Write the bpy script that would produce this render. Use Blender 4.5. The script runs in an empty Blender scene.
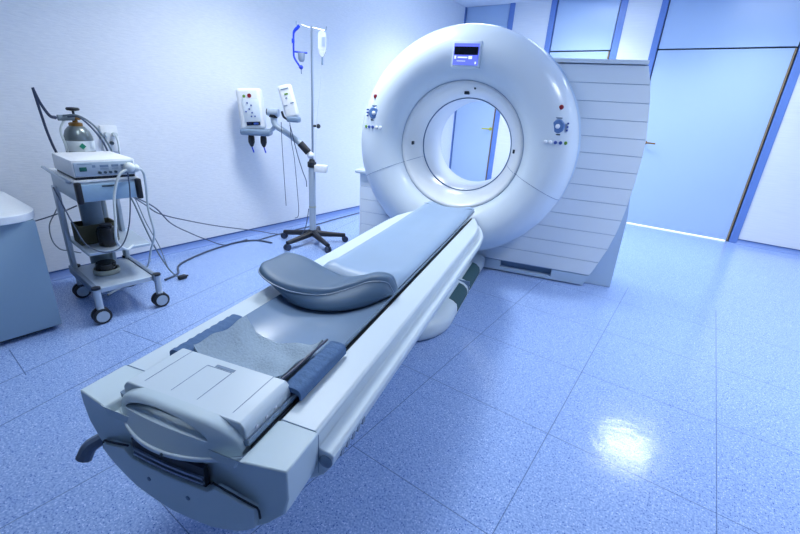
import bpy, bmesh, math, random
from mathutils import Vector, Matrix
random.seed(4)
PI=math.pi
C=bpy.context.scene.collection
# ------------------------------------------------------------------ materials
def lin(c): return tuple(((v/255)/12.92 if v/255<=.04045 else (((v/255)+.055)/1.055)**2.4) for v in c)+(1,)
def mat(name,rgb,rough=.5,metal=0,spec=.5,emit=None,es=0,trans=0,alpha=1,coat=0,bump=0,bscale=60,var=0):
    m=bpy.data.materials.new(name); m.use_nodes=True
    nt=m.node_tree; b=nt.nodes['Principled BSDF']; c=lin(rgb)
    b.inputs['Base Color'].default_value=c; b.inputs['Roughness'].default_value=rough
    b.inputs['Metallic'].default_value=metal; b.inputs['Specular IOR Level'].default_value=spec
    b.inputs['Transmission Weight'].default_value=trans; b.inputs['Alpha'].default_value=alpha
    b.inputs['Coat Weight'].default_value=coat; b.inputs['Coat Roughness'].default_value=.08
    if emit: b.inputs['Emission Color'].default_value=lin(emit); b.inputs['Emission Strength'].default_value=es
    tc=nt.nodes.new('ShaderNodeTexCoord'); n=nt.nodes.new('ShaderNodeTexNoise')
    n.inputs['Scale'].default_value=bscale; n.inputs['Detail'].default_value=4
    nt.links.new(tc.outputs['Object'],n.inputs['Vector'])
    if bump:
        bp=nt.nodes.new('ShaderNodeBump'); bp.inputs['Strength'].default_value=bump; bp.inputs['Distance'].default_value=.004
        nt.links.new(n.outputs['Fac'],bp.inputs['Height']); nt.links.new(bp.outputs['Normal'],b.inputs['Normal'])
    v=var or .03
    mx=nt.nodes.new('ShaderNodeMix'); mx.data_type='RGBA'; mx.inputs[0].default_value=0
    mx.inputs[6].default_value=c; mx.inputs[7].default_value=tuple(x*(1-v*4) for x in c[:3])+(1,)
    nt.links.new(n.outputs['Fac'],mx.inputs[0]); nt.links.new(mx.outputs[2],b.inputs['Base Color'])
    return m
M={}
M['ceil']=mat('ceiling_paint',(236,240,248),.9,bscale=3)
M['shell']=mat('white_gantry_plastic',(214,227,240),.28,coat=.3,bscale=2,var=.01)
M['funnel']=mat('cream_white_funnel_plastic',(228,234,240),.3,coat=.3,bscale=2,var=.01)
M['wing']=mat('pale_blue_side_panel',(222,233,244),.45,bscale=2,var=.01)
M['wingback']=mat('grey_blue_base_panel',(176,200,226),.5,bscale=2,var=.01)
M['table']=mat('off_white_table_plastic',(202,216,225),.38,bscale=3,var=.01)
M['cover']=mat('pale_green_grey_plastic',(196,213,221),.45,bscale=3,var=.01)
M['seam']=mat('dark_seam',(60,84,112),.7)
M['groove']=mat('pale_groove',(160,184,216),.7)
M['soft']=mat('soft_grey_joint',(120,146,180),.7)
M['backwall']=mat('grey_back_wall_paint',(128,150,168),.8,bscale=2)
M['lever']=mat('slate_grey_lever',(92,108,132),.45)
M['keyp']=mat('pale_keypad',(222,232,240),.4)
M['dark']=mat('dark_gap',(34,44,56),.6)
M['black']=mat('black_rubber',(24,28,38),.5)
M['strip']=mat('dark_green_grip_strip',(48,84,92),.7,bump=.3,bscale=300)
M['cradle']=mat('satin_blue_grey_cradle',(122,146,174),.24,coat=.4,bscale=5)
M['mattress']=mat('blue_grey_vinyl_mattress',(148,172,200),.42,bscale=6,bump=.05)
M['rest']=mat('slate_blue_vinyl_support',(78,106,134),.48,bscale=8,bump=.06)
M['denim']=mat('dusty_blue_quilted_cloth',(84,116,158),.85,bump=.6,bscale=120,var=.05)
M['towel']=mat('grey_woven_cloth',(164,184,202),.95,bump=.9,bscale=140,var=.09)
M['grey']=mat('grey_blue_plastic',(120,142,168),.4)
M['steel']=mat('brushed_steel',(190,202,216),.3,metal=.85)
M['alu']=mat('pale_grey_powder_coated_metal',(186,200,214),.4,metal=.25)
M['alud']=mat('dim_grey_coated_metal',(130,146,166),.45,metal=.25)
M['drawer']=mat('pale_blue_drawer_front',(158,190,216),.35)
M['device']=mat('white_device_housing',(240,243,246),.4)
M['panel']=mat('pale_grey_device_face',(176,192,208),.4)
M['darkbtn']=mat('dark_button',(52,70,84),.4)
M['greenled']=mat('green_display',(20,92,84),.3)
M['cyl']=mat('silver_grey_gas_cylinder',(128,138,138),.3,metal=.6)
M['label']=mat('white_paper_label',(222,230,232),.6)
M['green']=mat('green_diamond',(20,140,110),.6)
M['brass']=mat('brass',(150,112,60),.35,metal=.7)
M['yellow']=mat('bright_brass_lever',(214,214,70),.35,metal=.3)
M['tube']=mat('translucent_white_hose',(220,228,228),.3,spec=.6)
M['gtube']=mat('grey_hose',(112,128,140),.45)
M['btube']=mat('blue_black_hose',(44,56,84),.35)
M['cable']=mat('dark_grey_cable',(74,88,112),.5)
M['brown']=mat('dark_olive_brown_cardboard',(78,76,52),.8)
M['jar']=mat('dark_glass_canister',(36,36,34),.12)
M['tan']=mat('tan_ring',(186,190,176),.5)
M['blue']=mat('bright_blue_plastic',(24,64,210),.4)
M['clear']=mat('clear_plastic_bag',(236,242,250),.15,alpha=.55)
M['bagprint']=mat('grey_bag_print',(150,166,190),.6)
M['cabinet']=mat('blue_grey_cabinet_laminate',(140,168,190),.45,bscale=3)
M['worktop']=mat('white_worktop',(238,244,250),.35)
M['knobw']=mat('white_knob',(235,240,250),.4)
M['red']=mat('red_indicator',(140,26,44),.4)
M['lgreen']=mat('green_push_button',(110,160,60),.4)
M['bluebtn']=mat('blue_push_button',(60,90,170),.4)
M['ctrl']=mat('blue_control_dial',(96,132,186),.35)
M['screen']=mat('lit_blue_screen',(90,100,220),.3,emit=(96,112,240),es=.38)
M['screend']=mat('black_screen_band',(8,12,30),.2)
M['screenw']=mat('white_screen_text',(200,214,255),.3,emit=(214,224,255),es=.42)
M['door']=mat('pale_blue_door_laminate',(176,200,232),.3,bscale=2,var=.01)
M['doorframe']=mat('blue_door_frame',(104,138,206),.4)
M['woodedge']=mat('brown_door_edge',(150,128,98),.6)
M['glow']=mat('lit_door_gap',(240,246,255),.5,emit=(244,248,255),es=.8)
M['skirt']=mat('blue_vinyl_skirting',(122,150,208),.35)
M['skirtdark']=mat('dark_blue_skirting_lip',(60,92,148),.5)
M['lamp']=mat('lamp_diffuser',(255,255,255),.5,emit=(232,246,255),es=4)

def wallmat():
    m=bpy.data.materials.new('painted_textured_wall'); m.use_nodes=True; nt=m.node_tree; b=nt.nodes['Principled BSDF']
    b.inputs['Roughness'].default_value=.55
    tc=nt.nodes.new('ShaderNodeTexCoord'); mp=nt.nodes.new('ShaderNodeMapping'); mp.inputs['Scale'].default_value=(1,5,32)
    n=nt.nodes.new('ShaderNodeTexNoise'); n.inputs['Scale'].default_value=4; n.inputs['Detail'].default_value=5
    nt.links.new(tc.outputs['Object'],mp.inputs[0]); nt.links.new(mp.outputs[0],n.inputs['Vector'])
    bp=nt.nodes.new('ShaderNodeBump'); bp.inputs['Strength'].default_value=.35; bp.inputs['Distance'].default_value=.006
    nt.links.new(n.outputs['Fac'],bp.inputs['Height']); nt.links.new(bp.outputs['Normal'],b.inputs['Normal'])
    r=nt.nodes.new('ShaderNodeValToRGB'); r.color_ramp.elements[0].position=.3; r.color_ramp.elements[1].position=.7
    r.color_ramp.elements[0].color=lin((222,227,235)); r.color_ramp.elements[1].color=lin((230,234,240))
    nt.links.new(n.outputs['Fac'],r.inputs[0]); nt.links.new(r.outputs[0],b.inputs['Base Color'])
    return m
M['wall']=wallmat()

def floormat():
    m=bpy.data.materials.new('speckled_blue_vinyl'); m.use_nodes=True; nt=m.node_tree; b=nt.nodes['Principled BSDF']
    N=nt.nodes.new; L=nt.links.new
    b.inputs['Roughness'].default_value=.15; b.inputs['Specular IOR Level'].default_value=.5
    tc=N('ShaderNodeTexCoord')
    def math_(op,a,b_=None,c=None):
        n=N('ShaderNodeMath'); n.operation=op
        for i,v in enumerate((a,b_,c)):
            if v is None: continue
            if isinstance(v,(int,float)): n.inputs[i].default_value=v
            else: L(v,n.inputs[i])
        return n.outputs[0]
    def ramp(src,p0,p1,c0,c1):
        r=N('ShaderNodeValToRGB'); r.color_ramp.elements[0].position=p0; r.color_ramp.elements[1].position=p1
        r.color_ramp.elements[0].color=c0; r.color_ramp.elements[1].color=c1; L(src,r.inputs[0]); return r.outputs[0]
    def mixc(f,a,bb):
        n=N('ShaderNodeMix'); n.data_type='RGBA'; L(f,n.inputs[0])
        for i,v in ((6,a),(7,bb)):
            if isinstance(v,tuple): n.inputs[i].default_value=v
            else: L(v,n.inputs[i])
        return n.outputs[2]
    no=N('ShaderNodeTexNoise'); no.inputs['Scale'].default_value=130; no.inputs['Detail'].default_value=2; L(tc.outputs['Object'],no.inputs['Vector'])
    base=ramp(no.outputs['Fac'],.38,.62,lin((122,151,206)),lin((158,183,228)))
    v1=N('ShaderNodeTexVoronoi'); v1.inputs['Scale'].default_value=140; L(tc.outputs['Object'],v1.inputs['Vector'])
    sep=N('ShaderNodeSeparateColor'); L(v1.outputs['Color'],sep.inputs[0])
    sel=math_('MULTIPLY',math_('GREATER_THAN',sep.outputs[0],.78),math_('LESS_THAN',v1.outputs['Distance'],.34))
    c=mixc(sel,base,lin((68,100,176)))
    sel2=math_('MULTIPLY',math_('LESS_THAN',sep.outputs[0],.2),math_('LESS_THAN',v1.outputs['Distance'],.34))
    c=mixc(sel2,c,lin((190,210,246)))
    # seams between the vinyl sheets
    s=N('ShaderNodeSeparateXYZ'); L(tc.outputs['Object'],s.inputs[0]); X,Y=s.outputs[0],s.outputs[1]
    def grid(v,off,sp):
        a=math_('DIVIDE',math_('SUBTRACT',v,off),sp); fr=math_('FRACT',math_('ADD',a,.5))
        return math_('LESS_THAN',math_('ABSOLUTE',math_('SUBTRACT',fr,.5)),.0017/sp)
    g=math_('MAXIMUM',grid(X,.365,.6145),grid(Y,.395,.601))
    g=math_('MULTIPLY',g,math_('GREATER_THAN',X,-1.6))
    g=math_('MULTIPLY',g,math_('LESS_THAN',Y,3.8))
    def seg(p,q,w=.0024):
        dx,dy=q[0]-p[0],q[1]-p[1]; ln=math.hypot(dx,dy); dx/=ln; dy/=ln
        rx=math_('SUBTRACT',X,p[0]); ry=math_('SUBTRACT',Y,p[1])
        al=math_('ADD',math_('MULTIPLY',rx,dx),math_('MULTIPLY',ry,dy))
        pe=math_('ABSOLUTE',math_('SUBTRACT',math_('MULTIPLY',rx,dy),math_('MULTIPLY',ry,dx)))
        return math_('MULTIPLY',math_('LESS_THAN',pe,w),math_('MULTIPLY',math_('GREATER_THAN',al,0),math_('LESS_THAN',al,ln)))
    for p,q in (((-2.33,.12),(-2.92,2.5)),((-1.96,-.1),(-2.45,1.9)),((-2.67,.345),(-2.355,.333)),((-2.47,.80),(-2.1,.88)),((-2.92,2.5),(-3.3,3.9))):
        g=math_('MAXIMUM',g,seg(p,q))
    c=mixc(math_('MULTIPLY',g,.75),c,lin((60,84,130)))
    L(c,b.inputs['Base Color'])
    n2=N('ShaderNodeTexNoise'); n2.inputs['Scale'].default_value=9; L(tc.outputs['Object'],n2.inputs['Vector'])
    bp=N('ShaderNodeBump'); bp.inputs['Strength'].default_value=.12; bp.inputs['Distance'].default_value=.01
    n3=N('ShaderNodeTexNoise'); n3.inputs['Scale'].default_value=70; L(tc.outputs['Object'],n3.inputs['Vector'])
    L(math_('ADD',n2.outputs['Fac'],math_('MULTIPLY',n3.outputs['Fac'],.25)),bp.inputs['Height']); L(bp.outputs['Normal'],b.inputs['Normal'])
    return m
M['floor']=floormat()

# ------------------------------------------------------------------ mesh helpers
def nb(): return bmesh.new()
def box(bm,x0,x1,y0,y1,z0,z1,bev=0,seg=2,mtx=None):
    r=bmesh.ops.create_cube(bm,size=1)
    vs=r['verts']
    for v in vs:
        v.co=Vector(((x0+x1)/2+v.co.x*(x1-x0),(y0+y1)/2+v.co.y*(y1-y0),(z0+z1)/2+v.co.z*(z1-z0)))
    if bev:
        es=list({e for v in vs for e in v.link_edges})
        rr=bmesh.ops.bevel(bm,geom=es,offset=bev,segments=seg,affect='EDGES',profile=.5)
        vs=list({v for f in rr['faces'] for v in f.verts}|{v for v in vs if v.is_valid})
    if mtx is not None:
        for v in vs: v.co=mtx@v.co
    return vs
def catmull(pts,n=6):
    P=[Vector(p) for p in pts]
    if len(P)<3: return P
    P=[P[0]*2-P[1]]+P+[P[-1]*2-P[-2]]; o=[]
    for i in range(1,len(P)-2):
        for k in range(n):
            t=k/n; a,b,c,d=P[i-1:i+3]
            o.append(.5*((2*b)+(c-a)*t+(2*a-5*b+4*c-d)*t*t+(3*b-a-3*c+d)*t**3))
    o.append(P[-2]); return o
def tube(bm,pts,r,n=8,smooth=0,radii=None,cap=True):
    P=catmull(pts,smooth) if smooth else [Vector(p) for p in pts]
    rings=[]; up=None
    for i,p in enumerate(P):
        d=(P[min(i+1,len(P)-1)]-P[max(i-1,0)]).normalized()
        if up is None:
            up=Vector((0,0,1)) if abs(d.z)<.9 else Vector((1,0,0))
        a=d.cross(up).normalized(); b=a.cross(d).normalized(); up=b
        rr=r
        if radii: 
            f=i/(len(P)-1)*(len(radii)-1); k=min(int(f),len(radii)-2); rr=radii[k]+(radii[k+1]-radii[k])*(f-k)
        rings.append([bm.verts.new(p+a*math.cos(2*PI*j/n)*rr+b*math.sin(2*PI*j/n)*rr) for j in range(n)])
    for A,B in zip(rings,rings[1:]):
        for j in range(n): bm.faces.new((A[j],A[(j+1)%n],B[(j+1)%n],B[j]))
    if cap: bm.faces.new(rings[0][::-1]); bm.faces.new(rings[-1])
def prism(bm,outline,plane,d0,d1):
    def mk(p,d):
        return {'xz':(p[0],d,p[1]),'xy':(p[0],p[1],d),'yz':(d,p[0],p[1])}[plane]
    A=[bm.verts.new(mk(p,d0)) for p in outline]; B=[bm.verts.new(mk(p,d1)) for p in outline]
    n=len(A); bm.faces.new(A); bm.faces.new(B[::-1])
    for i in range(n): bm.faces.new((A[i],B[i],B[(i+1)%n],A[(i+1)%n]))
def lathe(bm,prof,axis='z',c=(0,0,0),n=32,a0=0,a1=2*PI,close=False):
    """prof: (radius, position along axis)"""
    full=abs(a1-a0-2*PI)<1e-6; k=n if full else n+1; rings=[]
    for r,h in prof:
        ring=[]
        for j in range(k):
            a=a0+(a1-a0)*j/n; u,v=r*math.cos(a),r*math.sin(a)
            p={'z':(u,v,h),'y':(u,h,v),'x':(h,u,v)}[axis]
            ring.append(bm.verts.new((p[0]+c[0],p[1]+c[1],p[2]+c[2])))
        rings.append(ring)
    pairs=list(zip(rings,rings[1:]))
    if close: pairs.append((rings[-1],rings[0]))
    for A,B in pairs:
        for j in range(n if full else n): 
            q=(j+1)%k
            bm.faces.new((A[j],A[q],B[q],B[j]))
    return rings
def solid_lathe(bm,prof,axis='z',c=(0,0,0),n=24):
    p=[(max(r,1e-4),h) for r,h in prof]
    r=lathe(bm,p,axis,c,n); bm.faces.new(r[0]); bm.faces.new(r[-1][::-1])
def cyl(bm,p,q,r,n=16,r2=None): tube(bm,[p,q],r,n,radii=[r,r2 if r2 is not None else r])
def ball(bm,c,r,sx=1,sy=1,sz=1):
    rr=bmesh.ops.create_uvsphere(bm,u_segments=16,v_segments=10,radius=r)
    for v in rr['verts']: v.co=Vector((v.co.x*sx+c[0],v.co.y*sy+c[1],v.co.z*sz+c[2]))
def rounded(pts,r,n=4):
    """round the corners of a 2D outline"""
    o=[]; k=len(pts)
    for i in range(k):
        a,b,c=Vector(pts[i-1]),Vector(pts[i]),Vector(pts[(i+1)%k])
        d1=(a-b); d2=(c-b); rr=min(r,d1.length/2.1,d2.length/2.1)
        p=b+d1.normalized()*rr; q=b+d2.normalized()*rr
        for j in range(n+1):
            t=j/n; v=p*(1-t)**2+b*2*t*(1-t)+q*t*t; o.append((v.x,v.y))
    return o
def link(name,bm,m,parent=None,off=None,bev=0,smooth=True,angle=35,sub=0):
    if off: bmesh.ops.translate(bm,verts=bm.verts,vec=Vector(off))
    bmesh.ops.remove_doubles(bm,verts=bm.verts,dist=1e-6)
    bmesh.ops.recalc_face_normals(bm,faces=bm.faces)
    me=bpy.data.meshes.new(name); bm.to_mesh(me); bm.free()
    if smooth:
        for p in me.polygons: p.use_smooth=True
        me.set_sharp_from_angle(angle=math.radians(angle))
    o=bpy.data.objects.new(name,me); C.objects.link(o); me.materials.append(M[m])
    if parent: o.parent=parent
    if bev:
        b=o.modifiers.new('bevel','BEVEL'); b.width=bev; b.segments=2; b.limit_method='ANGLE'; b.angle_limit=math.radians(40)
    if sub:
        s=o.modifiers.new('sub','SUBSURF'); s.levels=sub; s.render_levels=sub
    return o
def thing(name,label,cat,loc,rz=0,group=None):
    o=bpy.data.objects.new(name,None); C.objects.link(o); o.location=loc; o.rotation_euler=(0,0,rz); o.empty_display_size=.1
    o['label']=label; o['category']=cat
    if group: o['group']=group
    return o
def tag(o,label,cat,group=None):
    o['label']=label; o['category']=cat
    if group: o['group']=group
    return o
def struct(name,bm,m,parent=None,**k):
    o=link(name,bm,m,parent,**k)
    if not parent: o['kind']='structure'
    return o
def copy_tree(o,parent=None):
    c=o.copy(); C.objects.link(c)
    if parent: c.parent=parent
    for ch in list(o.children): copy_tree(ch,c)
    return c

# ------------------------------------------------------------------ the room
XL,XR,YB,YF,ZC=-3.56,3.0,-2.2,6.45,2.80
bm=nb(); box(bm,XL-.12,XR+.12,YB-.12,YF+.2,-.1,0); struct('floor',bm,'floor',smooth=False)
bm=nb(); box(bm,XL-.12,XR+.12,YB-.12,YF+.2,ZC,ZC+.1); struct('ceiling',bm,'ceil',smooth=False)
bm=nb(); box(bm,XL-.12,XL,YB-.12,YF+.2,0,ZC); struct('wall_left',bm,'wall',smooth=False)
bm=nb(); box(bm,XR,XR+.12,YB-.12,YF+.2,0,ZC); struct('wall_right',bm,'wall',smooth=False)
bm=nb(); box(bm,XL,XR,YB-.12,YB,0,ZC); struct('wall_back',bm,'backwall',smooth=False)
bm=nb()
for a,b in ((-2.76,-2.24),(-1.28,-.905),(.575,XR)): box(bm,a,b,YF,YF+.2,0,ZC)
box(bm,XL,XR,YF+.14,YF+.2,0,ZC)
struct('wall_far',bm,'wall',smooth=False)
def skirting(name,lipname,axis,segs):
    bm=nb(); bl=nb()
    prof=[(0,0),(.04,0),(.04,.003),(.018,.009),(.007,.024),(.005,.05),(0,.05)]
    for a,b in segs:
        if axis=='left':
            prism(bm,[(XL+p,z) for p,z in prof],'xz',a,b); box(bl,XL,XL+.008,a,b,.050,.058)
        else:
            prism(bm,[(YF-p,z) for p,z in prof],'yz',a,b); box(bl,a,b,YF-.008,YF,.050,.058)
    o=struct(name,bm,'skirt'); link(lipname,bl,'skirtdark',o,smooth=False)
skirting('baseboard_left','lip','left',[(YB,YF)])
skirting('baseboard_far','lip','far',[(-2.76,-2.24),(-1.28,-.905),(.575,XR)])
def door(i,x0,x1,fl,fr,hx,hdir,glow=False,wood=True):
    e=bpy.data.objects.new('door_%d'%i,None); C.objects.link(e); e.location=((x0+x1)/2,YF,0); e['kind']='structure'
    of=(-(x0+x1)/2,-YF,0)
    bm=nb(); box(bm,x0+.012,x1-.026,YF+.012,YF+.05,.012,2.162); link('door_leaf',bm,'door',e,of,smooth=False)
    bm=nb(); box(bm,x0+.012,x1-.010,YF+.012,YF+.05,2.180,ZC-.004); link('transom_panel',bm,'door',e,of,smooth=False)
    bm=nb(); box(bm,x0,x1,YF+.055,YF+.12,0.012,ZC); link('dark_gap',bm,'dark',e,of,smooth=False)
    if wood:
        bm=nb(); box(bm,x1-.024,x1-.010,YF+.004,YF+.05,.012,2.162); link('door_edge',bm,'woodedge',e,of,smooth=False)
    bm=nb(); box(bm,fl,x0,YF-.012,YF+.14,0,ZC); box(bm,x1+.004,fr,YF-.012,YF+.14,0,ZC)
    link('door_frame',bm,'doorframe',e,of,bev=.002,smooth=False)
    bm=nb()
    cyl(bm,(hx,YF+.012,1.08),(hx,YF-.05,1.08),.010); solid_lathe(bm,[(.026,YF+.012),(.026,YF+.004),(.02,YF+.002)],'y',(hx,0,1.08),20)
    tube(bm,[(hx,YF-.046,1.08),(hx+hdir*.06,YF-.05,1.08),(hx+hdir*.125,YF-.046,1.078)],.010,10,smooth=4)
    h=link('door_handle',bm,'brass' if i==3 else 'yellow',e,of)
    if glow:
        bm=nb(); box(bm,x0+.01,x1-.03,YF+.02,YF+.045,.001,.011); link('lit_threshold_gap',bm,'glow',e,of,smooth=False)
    return e
door(1,-3.55,-2.84,XL,-2.76,-2.895,-1)
door(2,-2.165,-1.365,-2.24,-1.28,-2.1,1)
door(3,-.835,.492,-.905,.575,-.70,1,glow=True)

# ceiling lights (recessed square luminaires and added fill lights)
LAMPS=[(.12,5.46,8),(-2.45,4.7,10),(-2.3,2.2,11),(-1.6,5.6,10),(.9,2.6,12),(2.2,4.6,5),(-1.5,.7,2)]  # lamps over open floor and table foot are unseen, added as fill
l0=None
txt={0:'square recessed ceiling light in front of the wide blue door',1:'square recessed ceiling light above the left wall behind the scanner',2:'square recessed ceiling light above the drip stand side of the room',3:'square recessed ceiling light above the back of the scanner',4:'added square fill light, out of view above the open floor',5:'square recessed ceiling light in the right corner of the room',6:'added square fill light, out of view above the foot end of the patient table'}
for i,(x,y,p) in enumerate(LAMPS):
    if l0 is None:
        l0=thing('ceiling_light',txt[0],'light',(x,y,ZC),0,'recessed ceiling lights'); t=l0
        bm=nb()
        for a in ((-.32,.32,-.32,-.3),(-.32,.32,.3,.32),(-.32,-.3,-.3,.3),(.3,.32,-.3,.3)): box(bm,*a,-.012,0)
        link('frame',bm,'device',t,smooth=False)
        bm=nb(); box(bm,-.3,.3,-.3,.3,-.006,0); link('diffuser',bm,'lamp',t,smooth=False)
    else:
        t=copy_tree(l0); t.location=(x,y,ZC); t['label']=txt[i]
    ld=bpy.data.lights.new('ceiling_light_lamp','AREA'); ld.shape='SQUARE'; ld.size=.58; ld.energy=p; ld.color=(.935,.975,1); ld.spread=math.radians(122)
    lo=bpy.data.objects.new('ceiling_light_lamp',ld); C.objects.link(lo); lo.location=(x,y,ZC-.02)

# ------------------------------------------------------------------ scanner frame: x across, y along the couch
TH=math.radians(15.139); S0=-.72
def w(s,t,z=0): s+=S0; return (s*math.cos(TH)-t*math.sin(TH), s*math.sin(TH)+t*math.cos(TH), z)
CZ=1.05
G=thing('scanner_gantry','large white ring shaped scanner gantry with ribbed side panels','scanner',w(0,3.56),TH)
go=(0,-3.56,0)
bm=nb(); lathe(bm,[(.468,3.205),(.49,3.165),(.53,3.125),(.60,3.095),(.67,3.09),(.73,3.105),(.775,3.135),(.81,3.175),(.830,3.23),(.834,3.30),(.834,3.56)],'y',(0,0,CZ),128)
ring=link('ring_cover',bm,'shell',G,go,angle=60)
bm=nb(); lathe(bm,[(.834,3.40),(.846,3.42),(.853,3.47),(.853,3.80),(.85,3.9),(.5,3.97),(.36,3.97)],'y',(0,0,CZ),128)
link('rear_ring',bm,'wingback',G,go,angle=60)
bm=nb(); lathe(bm,[(.4665,3.206),(.464,3.199),(.452,3.195),(.435,3.21),(.41,3.26),(.385,3.32),(.366,3.38),(.36,3.412)],'y',(0,0,CZ),128)
fun=link('bore_funnel',bm,'funnel',G,go,angle=60)
bm=nb(); lathe(bm,[(.464,3.2015),(.4685,3.2035),(.4685,3.215),(.464,3.215)],'y',(0,0,CZ),128,close=True); link('funnel_seam',bm,'groove',G,go)
bm=nb(); lathe(bm,[(.361,3.413),(.353,3.413),(.353,3.424),(.365,3.424)],'y',(0,0,CZ),96); link('bore_seam',bm,'soft',G,go)
bm=nb(); lathe(bm,[(.354,3.422),(.350,3.43),(.350,3.93),(.358,3.96),(.38,3.975)],'y',(0,0,CZ),96); link('bore_tunnel',bm,'funnel',G,go)
# seams on the ring face
def ringy(r):
    P=[(.36,3.412),(.366,3.38),(.385,3.32),(.41,3.26),(.435,3.21),(.452,3.195),(.468,3.205),(.49,3.165),(.53,3.125),(.60,3.095),(.67,3.09),(.73,3.105),(.775,3.135),(.81,3.175),(.832,3.23)]
    for (a,b),(c,d) in zip(P,P[1:]):
        if a<=r<=c: return b+(d-b)*(r-a)/(c-a)
    return P[-1][1]
for sgn in (-1,1):
    bm=nb(); pts=[]
    for k in range(26):
        r=.362+(.830-.362)*k/25; a=-math.radians(21.5)+(.06*(1-k/25)); pts.append((sgn*r*math.cos(a),ringy(r)-.0005,CZ+r*math.sin(a)))
    tube(bm,pts,.0018,6); link('ring_joint',bm,'soft',G,go)
# rear housing plate around the bore
def annular(bm,outer,y0,y1,ri,n=160,c=(0,CZ)):
    def hit(a):
        d=(math.cos(a),math.sin(a)); best=None
        for i in range(len(outer)):
            p,q=outer[i],outer[(i+1)%len(outer)]
            ex,ez=q[0]-p[0],q[1]-p[1]; px,pz=p[0]-c[0],p[1]-c[1]
            det=d[0]*ez-d[1]*ex
            if abs(det)<1e-9: continue
            t=(px*ez-pz*ex)/det; u=(px*d[1]-pz*d[0])/det
            if t>0 and -1e-6<=u<=1+1e-6 and (best is None or t>best): best=t
        return (c[0]+d[0]*best,c[1]+d[1]*best)
    angs=sorted([2*PI*k/n-PI for k in range(n)]+[math.atan2(p[1]-c[1],p[0]-c[0])+1e-7 for p in outer])
    A=[];B=[];Ci=[];D=[]
    for a in angs:
        h=hit(a); i=(c[0]+ri*math.cos(a),c[1]+ri*math.sin(a))
        A.append(bm.verts.new((h[0],y0,h[1])));B.append(bm.verts.new((h[0],y1,h[1])))
        Ci.append(bm.verts.new((i[0],y0,i[1])));D.append(bm.verts.new((i[0],y1,i[1])))
    k=len(angs)
    for i in range(k):
        j=(i+1)%k
        for q in ((A[i],A[j],Ci[j],Ci[i]),(B[i],D[i],D[j],B[j]),(A[i],B[i],B[j],A[j]),(Ci[i],Ci[j],D[j],D[i])): bm.faces.new(q)
bm=nb(); annular(bm,[(-1.03,0.004),(1.318,0.004),(1.312,.6),(1.265,1.0),(1.22,1.4),(1.15,1.66),(.55,1.68),(.3,1.72),(-.3,1.72),(-.6,1.5),(-.8,1.1),(-.85,.74),(-1.03,.74)],3.64,3.95,.366)
link('rear_housing',bm,'wingback',G,go,smooth=False)
# ribbed front panels
R_EDGE=[(.03,1.099),(.182,1.159),(.357,1.218),(.521,1.253),(.708,1.273),(.9,1.285),(1.054,1.288),(1.196,1.283),(1.463,1.242),(1.566,1.217),(1.69,1.176)]
def edge(z):
    for (a,b),(c,d) in zip(R_EDGE,R_EDGE[1:]):
        if a<=z<=c: return b+(d-b)*(z-a)/(c-a)
    return R_EDGE[0][1] if z<.1 else R_EDGE[-1][1]
def inner(z,rr=.80):
    d=abs(z-CZ); return math.sqrt(rr*rr-d*d) if d<rr else 0
def strip(bm,z0,z1,f0,f1,y0,y1,n=4):
    rows=[]
    for k in range(n+1):
        z=z0+(z1-z0)*k/n; rows.append([bm.verts.new(p) for p in ((f0(z),y0,z),(f1(z),y0,z),(f1(z),y1,z),(f0(z),y1,z))])
    for A,B in zip(rows,rows[1:]):
        for j in range(4): bm.faces.new((A[j],A[(j+1)%4],B[(j+1)%4],B[j]))
    bm.faces.new(rows[0]); bm.faces.new(rows[-1][::-1])
ribs=[.105+k*.1211 for k in range(14)]
ribs[-1]=1.679
bm=nb()
for a,b in zip(ribs,ribs[1:]):
    strip(bm,a+.002,b-.002,lambda z:(inner(z) if z>.26 else 0.0),edge,3.545,3.60)
strip(bm,1.685,1.712,lambda z:.42,lambda z:1.176,3.535,3.66,1)
link('ribbed_side_panel',bm,'wing',G,go,bev=.002,smooth=False)
bm=nb(); strip(bm,.10,1.68,lambda z:(inner(z,.79) if z>.26 else 0.0),lambda z:edge(z)-.006,3.552,3.64,24); link('panel_backing',bm,'groove',G,go,smooth=False)
bm=nb()
for a,b in zip(ribs[:5],ribs[1:6]):
    strip(bm,a+.002,b-.002,lambda z:-.985-.012*z,lambda z:(-inner(z) if z>.26 else 0.0),3.545,3.60)
link('ribbed_side_panel',bm,'wing',G,go,bev=.002,smooth=False)
bm=nb(); strip(bm,.10,.70,lambda z:-.98-.012*z,lambda z:(-inner(z,.79) if z>.26 else 0.0),3.552,3.64,10); link('panel_backing',bm,'groove',G,go,smooth=False)
bm=nb(); box(bm,-1.03,-.80,3.50,3.70,.712,.748,.012); link('side_panel_cap',bm,'shell',G,go)
# base plinth with the recess
bm=nb()
prism(bm,[(-.985,.012),(.40,.012),(.40,.098),(-.985,.098)],'xz',3.545,3.66)
prism(bm,[(.835,.012),(1.095,.012),(1.128,.098),(.835,.098)],'xz',3.545,3.66)
box(bm,.40,.835,3.545,3.66,.012,.038); box(bm,.40,.835,3.61,3.66,.038,.098)
link('base_plinth',bm,'wingback',G,go,smooth=False)
bm=nb(); box(bm,.402,.833,3.60,3.612,.04,.097); link('plinth_recess',bm,'soft',G,go,smooth=False)
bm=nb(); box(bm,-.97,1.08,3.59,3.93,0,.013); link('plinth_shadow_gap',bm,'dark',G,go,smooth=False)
bm=nb(); tube(bm,[(edge(z)+.004,3.60,z) for z in [.02+.08*k for k in range(21)]],.004,6); link('panel_edge_seam',bm,'groove',G,go)
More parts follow.
